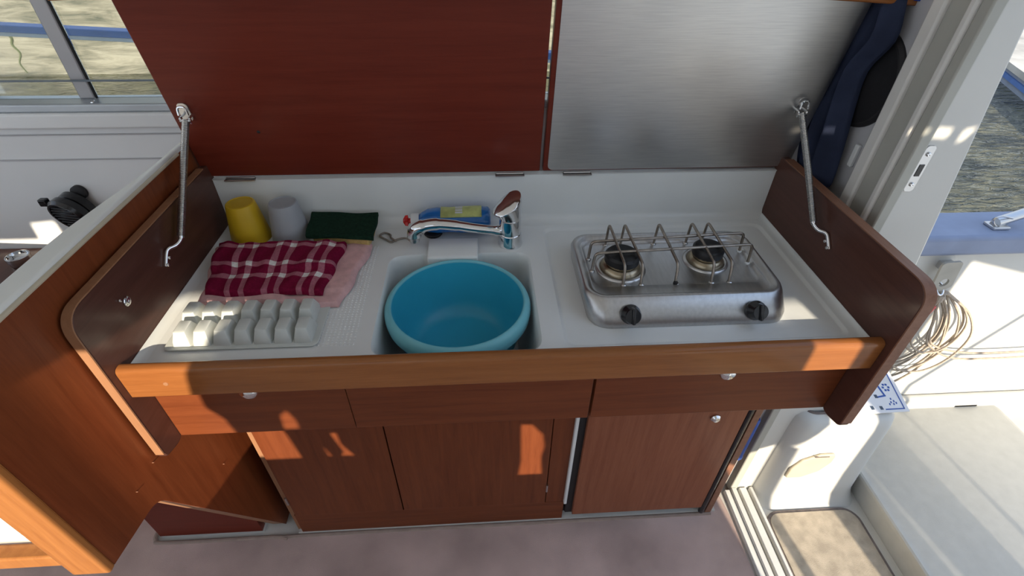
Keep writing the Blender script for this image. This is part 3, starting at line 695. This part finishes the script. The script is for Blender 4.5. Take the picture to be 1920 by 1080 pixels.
# ------------------------------------------------------------------ sponge
sg = thing('sponge', (-.355, .38, 0), 'dark green scouring pad sponge with yellow foam beside the grey tumbler', 'sponge')
def quadslab(bm, c, z0, z1, nu, nv, amp, seed):
    rnd = random.Random(seed); ph = [rnd.uniform(0, 6) for _ in range(4)]; rings = []
    def S(u, v): return Vector(c[0]) * (1 - u) * (1 - v) + Vector(c[1]) * u * (1 - v) + Vector(c[2]) * u * v + Vector(c[3]) * (1 - u) * v
    T = [[bm.verts.new((*(S(i / nu, j / nv) + Vector((amp * .6 * math.sin(9 * j / nv + ph[2]) * (i in (0, nu)), amp * .6 * math.sin(11 * i / nu + ph[3]) * (j in (0, nv))))), z1 + amp * math.sin(5 * i / nu + ph[0]) * math.cos(4 * j / nv + ph[1]))) for j in range(nv + 1)] for i in range(nu + 1)]
    Bt = [[bm.verts.new((T[i][j].co.x, T[i][j].co.y, T[i][j].co.z - (z1 - z0))) for j in range(nv + 1)] for i in range(nu + 1)]
    for i in range(nu):
        for j in range(nv):
            bm.faces.new((T[i][j], T[i + 1][j], T[i + 1][j + 1], T[i][j + 1])); bm.faces.new((Bt[i][j], Bt[i][j + 1], Bt[i + 1][j + 1], Bt[i + 1][j]))
    for i in range(nu): bm.faces.new((T[i][0], Bt[i][0], Bt[i + 1][0], T[i + 1][0])); bm.faces.new((T[i][nv], T[i + 1][nv], Bt[i + 1][nv], Bt[i][nv]))
    for j in range(nv): bm.faces.new((T[0][j], T[0][j + 1], Bt[0][j + 1], Bt[0][j])); bm.faces.new((T[nu][j], Bt[nu][j], Bt[nu][j + 1], T[nu][j + 1]))
bm = NB(); quadslab(bm, [(-.424, .345), (-.279, .324), (-.281, .428), (-.430, .437)], .031, .040, 18, 12, .0022, 3); mk('scouring_pad', bm, 'scour_green', sg, bevel=.0015)
bm = NB(); quadslab(bm, [(-.412, .350), (-.292, .336), (-.290, .420), (-.418, .430)], .0015, .029, 12, 10, .0010, 4); mk('foam', bm, 'foam_yellow', sg, bevel=.004)

# ------------------------------------------------------------------ towels
def cloth(name, c, hfun, nu, nv, mat, label, cat, zb, wob=.003, seed=1):
    rnd = random.Random(seed); bm = NB(); uvl = bm.loops.layers.uv.new('UVMap'); ph = [rnd.uniform(0, 6) for _ in range(8)]
    def S(u, v): return Vector(c[0]) * (1 - u) * (1 - v) + Vector(c[1]) * u * (1 - v) + Vector(c[2]) * u * v + Vector(c[3]) * (1 - u) * v
    T = []; UV = {}
    for i in range(nu + 1):
        row = []
        for j in range(nv + 1):
            u, v = i / nu, j / nv; p = S(u, v)
            eu = math.sin(13 * v + ph[0]) * wob; ev = math.sin(9 * u + ph[1]) * wob + math.sin(23 * u + ph[2]) * wob * .4
            w = Vector((eu * abs(2 * u - 1), ev * abs(2 * v - 1)))
            vt = bm.verts.new((p.x + w.x, p.y + w.y, hfun(u, v))); UV[vt] = (u, v); row.append(vt)
        T.append(row)
    Bt = []
    for i in range(nu + 1):
        row = []
        for j in range(nv + 1):
            t = T[i][j]; vt = bm.verts.new((t.co.x, t.co.y, zb)); UV[vt] = UV[t]; row.append(vt)
        Bt.append(row)
    for i in range(nu):
        for j in range(nv):
            bm.faces.new((T[i][j], T[i + 1][j], T[i + 1][j + 1], T[i][j + 1]))
    for i in range(nu): bm.faces.new((T[i][0], Bt[i][0], Bt[i + 1][0], T[i + 1][0])); bm.faces.new((T[i][nv], T[i + 1][nv], Bt[i + 1][nv], Bt[i][nv]))
    for j in range(nv): bm.faces.new((T[0][j], T[0][j + 1], Bt[0][j + 1], Bt[0][j])); bm.faces.new((T[nu][j], Bt[nu][j], Bt[nu][j + 1], T[nu][j + 1]))
    for f in bm.faces:
        for l in f.loops: l[uvl].uv = UV[l.vert]
    return tag(mk(name, bm, mat, smooth=50), label, cat)
def edge_round(u, v, k=.05):
    d = min(u, 1 - u, v, 1 - v) / k; return 1 if d > 1 else math.sqrt(max(0, 1 - (1 - d) ** 2))
def h_pink(u, v): return .0018 + (.0105 + .0015 * math.sin(17 * u + 3 * v) * math.sin(11 * v + 1) + (.004 if u < .80 else 0) * 0) * (.35 + .65 * edge_round(u, v, .03)) + (.0035 if (v > .18 or u < .60) else 0)
def h_check(u, v):
    b = .0165 + .0095 * edge_round(u, v, .045)
    fold = .0065 * (1 / (1 + math.exp(-(v - .43 - .03 * math.sin(5 * u)) * 60)))
    wr = .0022 * math.sin(26 * u + 5 * v) * math.sin(7 * v + 9 * u) + .0030 * math.exp(-((v - .45 + .05 * math.sin(4 * u)) / .035) ** 2) + .0016 * math.sin(41 * u - 9 * v)
    return b + fold + wr
cloth('pink_towel', [(-.575, .160), (-.318, .146), (-.286, .345), (-.615, .350)], h_pink, 60, 40, 'pink_terry', 'pale pink terry towel lying under the red checked towel', 'towel', .0017, .003, 5)
cloth('checked_towel', [(-.570, .176), (-.352, .172), (-.337, .335), (-.604, .338)], h_check, 90, 70, 'checked_towel', 'crimson and white checked tea towel folded on the drainer', 'towel', .0150, .0025, 9)

# ------------------------------------------------------------------ ice cube tray, upside down
it = thing('ice_cube_tray', (-.463, .112, 0), 'white translucent ice cube tray lying upside down on the drainer', 'ice cube tray')
bm = NB(); loft(bm, [[(x, y, z) for x, y in rrect(-.592, -.336, .048, .160, .012, 4)] for z in (.0018, .0045)]); mk('tray_flange', bm, 'ice_plastic', it, bevel=.001)
cb = None
for r, (y0, dy) in enumerate(((.079, 0), (.129, .002))):
    for i in range(7):
        x = -.562 + i * .0334 + (-.006 if r else 0)
        if cb is None:
            bm = NB()
            loft(bm, [[(x + a, y0 + b_, z) for a, b_ in rrect(-w, w, -d, d, .003, 2)] for w, d, z in ((.0148, .0235, .0045), (.0138, .0220, .013), (.0098, .0150, .0300), (.0080, .0130, .0310))])
            cb = mk('cube', bm, 'ice_plastic', it, smooth=30); base = (x, y0)
        else:
            c = cb.copy(); COL.objects.link(c); c.parent = it; c.location = cb.location + Vector((x - base[0], y0 - base[1], 0)); c.rotation_euler.z = random.uniform(-.03, .03)

# ------------------------------------------------------------------ right wall: loudspeaker, jacket, switch, tube
X1 = Vector((-1, 0, 0)).to_track_quat('Z', 'Y').to_matrix()
spk = thing('loudspeaker', (.70, .385, .25), 'round black loudspeaker on the grey bulkhead behind the jacket', 'loudspeaker')
bm = NB(); lathe(bm, [(.088, 0), (.088, .004), (.083, .009), (.080, .009)], (.70, .385, .335), 48, X1, True, True); mk('speaker_frame', bm, 'black_rubber', spk)
bm = NB(); lathe(bm, [(.079, .009), (.060, .012), (.030, .014), (.0005, .0145)], (.70, .385, .335), 48, X1, True); mk('speaker_grille', bm, 'speaker_black', spk)
jk = []
bm = NB(); rings = []
prof = [(.500, .350, .46), (.464, .345, .46), (.440, .333, .46), (.413, .329, .46), (.385, .350, .46), (.355, .374, .462), (.310, .366, .465), (.270, .358, .465), (.220, .345, .465), (.175, .338, .46), (.140, .331, .45), (.120, .338, .44)]
rings = []
for k, (z, y0, y1) in enumerate(prof):
    ring = []
    m = 26
    for i in range(m + 1):
        t = i / m; ring.append((.664 + .013 * math.sin(t * 15 + z * 6) + .006 * math.sin(t * 27 + z * 15) - .006 * math.sin(math.pi * t), y0 + (y1 - y0) * t, z))
    for i in range(m, -1, -1):
        t = i / m; ring.append((.680 + .004 * math.sin(t * 13 + z * 6), y0 + (y1 - y0) * t + (.002 if i == 0 else -.002 if i == m else 0), z))
    rings.append(ring)
loft(bm, rings)
tag(mk('jacket', bm, 'jacket_blue', sub=1, smooth=70), 'dark blue jacket hanging beside the steel-lined lid', 'jacket')
bm = NB(); box(bm, .692, .70, .322, .334, .183, .228); tag(mk('wall_switch', bm, 'cap_white', bevel=.002), 'small white switch on the grey bulkhead next to the jacket', 'switch')
bm = NB(); lathe(bm, [(.016, 0), (.0175, .003), (.0175, .006), (.0165, .008), (.0150, .17), (.012, .175)], (.652, .196, -.640), 20, Matrix.Rotation(math.radians(0), 3, 'X'), True, True)
tag(mk('blue_tube', bm, 'blue_tube'), 'blue plastic tube between the refrigerator and the door frame', 'tube')

# ------------------------------------------------------------------ cockpit
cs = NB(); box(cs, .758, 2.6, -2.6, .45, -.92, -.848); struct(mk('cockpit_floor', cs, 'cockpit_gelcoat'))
cm = thing('cockpit_mat', (.9, -.5, -.848), 'beige carpet mat with dark edging on the cockpit floor', 'mat')
mo = rrect(.764, 1.050, -1.4, .128, .045, 6); mi = rrect(.773, 1.041, -1.39, .119, .037, 6)
bm = NB(); loft(bm, [[(x, y, z) for x, y in mo] for z in (-.848, -.840)]); mk('mat_edging', bm, 'mat_border', cm, bevel=.002)
bm = NB(); loft(bm, [[(x, y, z) for x, y in mi] for z in (-.840, -.8375)]); mk('mat_pile', bm, 'mat_beige', cm, bevel=.001)
# moulded locker by the door
ck = thing('cockpit_locker', (.92, .28, -.848), 'white moulded cockpit locker with a cream vent beside the door', 'locker')
RR = [(rrect(.762, 1.075, .128, .425, .055, 8), -.848), (rrect(.762, 1.070, .140, .425, .055, 8), -.835), (rrect(.762, 1.062, .152, .425, .050, 8), -.80), (rrect(.762, 1.055, .158, .425, .045, 8), -.70), (rrect(.762, 1.042, .162, .425, .045, 8), -.500), (rrect(.765, 1.036, .167, .420, .040, 8), -.468), (rrect(.775, 1.024, .178, .410, .035, 8), -.455), (rrect(.785, 1.012, .190, .400, .03, 8), -.453), (rrect(.790, 1.006, .196, .395, .03, 8), -.480)]
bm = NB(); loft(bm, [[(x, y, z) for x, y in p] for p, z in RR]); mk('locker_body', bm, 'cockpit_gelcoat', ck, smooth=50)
bm = NB(); p = [(x, y) for x, y in rrect(.786, 1.010, .192, .398, .03, 8)]; tube(bm, [(x, y, -.4525) for x, y in p], .004, 6, True); mk('tray_seal', bm, 'mat_border', ck)
vq = [(.795, -.700), (.842, -.700), (.885, -.672), (.905, -.630), (.905, -.590), (.860, -.590), (.815, -.615), (.795, -.655)]
vq = fillet(vq, .012, 3)
bm = NB(); loft(bm, [[(x, y, z) for x, z in vq] for y in (.160, .152)]); vt = mk('vent_cover', bm, 'vent_cream', ck, bevel=.003)
bm = NB(); box(bm, .845, .885, .1505, .153, -.598, -.595); mk('vent_slot', bm, 'mat_border', vt)
# raised deck hatch
hs = thing('deck_hatch', (1.4, -.3, -.848), 'large white cockpit hatch lid with a hinge along the back', 'hatch')
bm = NB(); loft(bm, [[(x, y, z) for x, y in rrect(1.066 + o, 1.690 - o, -1.6, .418 - o, .03, 5)] for z, o in ((-.848, .012), (-.775, .004), (-.765, 0), (-.754, 0), (-.750, .004))]); mk('hatch_lid', bm, 'hatch_white', hs, smooth=40)
bm = NB(); box(bm, 1.535, 1.615, .405, .425, -.752, -.744); tube(bm, [(1.535, .420, -.745), (1.615, .420, -.745)], .005, 8); mk('hatch_hinge', bm, 'steel', hs)
bm = NB(); box(bm, 1.078, 1.16, -1.6, .40, -.848, -.80); mk('hatch_coaming', bm, 'gelcoat', hs)
# side wall of the cockpit with the coaming
sw = thing('wall_cockpit', (1.6, .47, -.85)); sw['kind'] = 'structure'
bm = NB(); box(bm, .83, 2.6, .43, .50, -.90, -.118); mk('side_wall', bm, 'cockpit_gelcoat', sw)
bm = NB(); box(bm, .83, 2.6, .405, .43, -.80, -.70); mk('ledge', bm, 'hatch_white', sw, bevel=.010, seg=3)
bm = NB(); box(bm, .83, 2.6, .412, .54, -.118, -.058); mk('coaming_cap', bm, 'coaming_blue', sw, bevel=.012, seg=3)
# rope bracket and coil
bk = thing('rope_bracket', (1.165, .42, -.23), 'grey plate with a round hole on the white cockpit side', 'bracket')
bpoly = fillet([(1.128, -.125), (1.182, -.122), (1.196, -.205), (1.160, -.225), (1.140, -.200)], .012, 4)
bm, lp = fill_holes(bpoly, [[(1.166 + .013 * math.cos(2 * math.pi * k / 20), -.190 + .013 * math.sin(2 * math.pi * k / 20)) for k in range(20)]], 'y', .402)
mk('plate', bm, 'bracket', bk, solid=.006, smooth=0)
bm = NB(); tube(bm, [(1.17 + .010 * math.cos(a), .400 + .012 * math.sin(a), -.214 + .012 * math.sin(a)) for a in [2 * math.pi * k / 16 for k in range(16)]], .003, 8, True); mk('shackle', bm, 'chrome', bk)
bm = NB(); box(bm, 1.150, 1.185, .410, .432, -.16, -.14); mk('stand_off', bm, 'steel', bk)
rc = thing('rope_coil', (1.2, .40, -.56), 'coil of thin beige rope hanging on the white cockpit side', 'rope')
rnd = random.Random(4); tp = Vector((1.182, .392, -.228))
ctr = [(1.15, -.43, .10, .19), (1.18, -.44, .11, .21), (1.205, -.42, .11, .19), (1.22, -.43, .12, .20), (1.165, -.40, .09, .165), (1.195, -.46, .12, .235), (1.235, -.40, .10, .17), (1.14, -.38, .08, .15), (1.21, -.385, .085, .155)]
for i, (cx, cz, rx, rz) in enumerate(ctr):
    P = [tp + Vector((rnd.uniform(-.006, .006), -.002 * i, 0))]
    bx, bz = cx + (cx - 1.18) * .3 - .02, -.228 - (abs(cz + .228) * 2)
    ang = math.radians(rnd.uniform(-4, 24))
    pts = []
    for k in range(10):
        a = math.radians(90 + 36 * k); px, pz = rx * 1.05 * math.cos(a) * (.35 + .65 * (1 - max(0, math.sin(a)))), rz * (math.sin(a) - 1)
        q = (px * math.cos(ang) - pz * math.sin(ang) * .9, pz * math.cos(ang) + px * math.sin(ang))
        pts.append((tp.x + q[0] + .012 * math.sin(i), .404 - .0035 * (i % 4) + .006 * math.cos(a), tp.z + q[1] * .82))
    bm = NB(); tube(bm, spline(pts, 6, True), .0032, 6, True); mk('rope_loop', bm, 'rope', rc, smooth=60)
for zz, x_ in ((-.50, 0), (-.475, .01)):
    bm = NB(); tube(bm, spline([(1.185, .398, -.24), (1.215, .396, -.33), (1.25 + x_, .398, -.42), (1.36, .40, zz + .01), (1.50, .402, zz - .005), (1.75, .404, zz), (2.2, .404, zz + .02)], 8), .0032, 6); mk('rope_tail', bm, 'rope', rc, smooth=60)
bm = NB(); tube(bm, [(1.180, .394, -.232), (1.180, .392, -.250)], .010, 8); mk('rope_whipping', bm, 'rope', rc)
bm = NB(); tube(bm, [(1.172, .386, -.262), (1.166, .386, -.292)], .007, 8); mk('rope_tag', bm, 'red_tag', rc, bevel=.002)
# magazine in the locker tray
mg = thing('magazine', (.97, .24, -.452), 'white and blue printed magazine lying in the tray on the cockpit locker', 'magazine')
mc = [(.835, .178), (1.052, .178), (1.090, .330), (.870, .345)]
def MP(u, v): 
    a, b_, c, d = [Vector(p) for p in mc]; p = a * (1 - u) * (1 - v) + b_ * u * (1 - v) + c * u * v + d * (1 - u) * v
    return (p.x, p.y, -.449 + .006 * u + .014 * math.sin(math.pi * min(1, u * 1.4)) * (1 - v) * 0)
def mquad(name, q, mat, par, lift=.0006):
    bm = NB(); f = [Vector(MP(u, v)) for u, v in q]; loft(bm, [[p + Vector((0, 0, .0021)) for p in f], [p + Vector((0, 0, .0021 + lift)) for p in f]]); return mk(name, bm, mat, par, smooth=0)
bm = NB(); f = [Vector(MP(u, v)) for u, v in ((0, 0), (.33, 0), (.66, 0), (1, 0), (1, 1), (.66, 1), (.33, 1), (0, 1))]; loft(bm, [f, [p + Vector((0, 0, .002)) for p in f]]); pg = mk('pages', bm, 'paper', mg, smooth=0)
mquad('cover_border', [(.72, .05), (.955, .05), (.955, .07), (.72, .07)], 'print_blue', pg)
mquad('cover_border', [(.943, .05), (.955, .05), (.955, .97), (.943, .97)], 'print_blue', pg)
mquad('cover_border', [(.68, .30), (.80, .33), (.80, .36), (.68, .33)], 'print_blue', pg)
mquad('cover_border', [(.78, .33), (.80, .33), (.72, .98), (.69, .98)], 'print_blue', pg)
for u, v in ((.66, .06), (.66, .30), (.64, .45), (.62, .62), (.62, .82), (.55, .07)): mquad('print_block', [(u, v), (u + .035, v), (u + .03, v + .07), (u - .005, v + .07)], 'print_dark', pg)
for k in range(6):
    a = math.radians(60 * k); u, v = .85 + .035 * math.cos(a), .52 + .07 * math.sin(a); mquad('emblem_mark', [(u - .012, v - .02), (u + .012, v - .02), (u + .012, v + .02), (u - .012, v + .02)], 'print_blue', pg)
for u, v in ((.80, .16), (.825, .20), (.85, .16), (.865, .22), (.885, .18), (.84, .27)): mquad('letter_mark', [(u - .008, v - .02), (u + .006, v - .02), (u + .008, v + .02), (u - .006, v + .02)], 'print_blue', pg)
mquad('photo_patch', [(.25, .10), (.42, .14), (.42, .24), (.25, .26)], 'orange', pg)
mquad('photo_patch', [(.10, .30), (.55, .30), (.52, .95), (.12, .95)], 'cap_white', pg)
# cleat and grab tube on the coaming
cl = thing('grab_tube', (1.32, .47, -.05), 'silver tube with a wire loop on the blue coaming', 'rail')
bm = NB(); tube(bm, [(1.272, .46, -.046), (1.36, .47, -.020), (1.60, .49, .06), (2.2, .53, .26)], .013, 12); mk('tube_bar', bm, 'steel', cl)
bm = NB(); tube(bm, spline([(1.300, .452, -.030), (1.262, .450, -.022), (1.250, .450, -.035), (1.270, .450, -.052), (1.290, .455, -.054)], 6), .0025, 6); mk('wire_loop', bm, 'steel', cl)
bm = NB(); box(bm, 1.255, 1.30, .44, .475, -.058, -.050); mk('foot_plate', bm, 'steel', cl, bevel=.002)

# ------------------------------------------------------------------ outside
bm = NB(); box(bm, -40, 60, .95, 60, -1.75, -1.60); struct(mk('harbour_water', bm, 'harbour_water', smooth=0))
bm = NB(); box(bm, -25, 2.0, 7.3, 9.5, -1.9, 3.2); q = struct(mk('quay_wall', bm, 'quay_concrete', smooth=0))
bm = NB(); cr = [(-6.45, 7.295, -1.02), (-6.39, 7.295, -1.12), (-6.43, 7.295, -1.21), (-6.39, 7.295, -1.32), (-6.47, 7.295, -1.45), (-6.44, 7.295, -1.58)]
tube(bm, spline(cr, 5), [.020 - .0005 * i for i in range(26)], 5); mk('crack_moss', bm, 'moss', q)
tr = thing('side_deck_rail', (-1.6, 1.1, .2), 'blue-topped grey rail along the side deck outside the window', 'rail')
def slope(bm, x0, x1, y0, y1, za, zb, h):
    v = [(x0, y0, za), (x0, y1, za), (x0, y1, za + h), (x0, y0, za + h)]; w = [(x1, y0, zb), (x1, y1, zb), (x1, y1, zb + h), (x1, y0, zb + h)]; loft(bm, [v, w])
bm = NB(); slope(bm, -3.2, .4, 1.09, 1.13, .360, .178, .019); mk('rail_cover', bm, 'quay_blue', tr, bevel=.003)
bm = NB(); slope(bm, -3.2, .4, 1.098, 1.122, .347, .165, .013); mk('rail_bar', bm, 'aluminium', tr, bevel=.003)
for x in (-2.8, .2):
    bm = NB(); tube(bm, [(x, 1.11, .2 - x * .05), (x, 1.11, -.10)], .012, 10); mk('rail_post', bm, 'aluminium', tr)
bm = NB(); box(bm, -3.3, .83, .76, 1.16, -.95, -.10); struct(mk('side_deck', bm, 'gelcoat', bevel=.02))
bm = NB(); lathe(bm, [(.0005, 0), (.030, .004), (.046, .02), (.050, .05), (.050, .27), (.044, .30), (.020, .318), (.010, .34), (.0005, .34)], (-.925, 1.0, -.10), 20, None); tag(mk('fender', bm, 'cap_white', smooth=60), 'white fender on the side deck behind the mahogany lid', 'fender')
# pontoon and far bank to the right
po = thing('pontoon', (8.2, 6.5, -1.6), 'grey blue floating pontoon at the far right', 'pontoon')
dx = Vector((-.42, -.91, 0)); nx = Vector((.91, -.42, 0)); o = Vector((7.55, 6.45, -1.62))
for nm, z0, z1, w0, w1, mt in (('float', 0, .22, 0, 2.2, 'pontoon'), ('deck', .22, .30, -.05, 2.3, 'bank'), ('fender_strip', .10, .16, -.03, 0, 'quay_blue')):
    bm = NB(); loft(bm, [[tuple(o + dx * t + nx * w + Vector((0, 0, z))) for w, z in ((w0, z0), (w1, z0), (w1, z1), (w0, z1))] for t in (-8, 10)]); mk(nm, bm, mt, po)
fb = thing('bank_bushes', (18, 16, -1.6), 'green bushes on the far bank at the right edge', 'bushes')
bm = NB(); rnd = random.Random(2)
for k in range(220):
    c = Vector((rnd.uniform(14.5, 21), rnd.uniform(14.6, 18), rnd.uniform(-1.2, 1.4))); r = rnd.uniform(.08, .3)
    a, b_, d = [Vector((rnd.uniform(-1, 1), rnd.uniform(-1, 1), rnd.uniform(-1, 1))) * r for _ in range(3)]
    vs_ = [bm.verts.new(c + w) for w in (a, b_, d, -a)]
    for f in ((0, 1, 2), (0, 2, 3), (0, 1, 3), (1, 2, 3)): bm.faces.new([vs_[i] for i in f])
mk('foliage', bm, 'leaf', fb, smooth=0)['kind'] = 'stuff'
bm = NB(); box(bm, 14.2, 22, 14.5, 19, -1.9, -1.15); mk('bank_edge', bm, 'bank', fb)
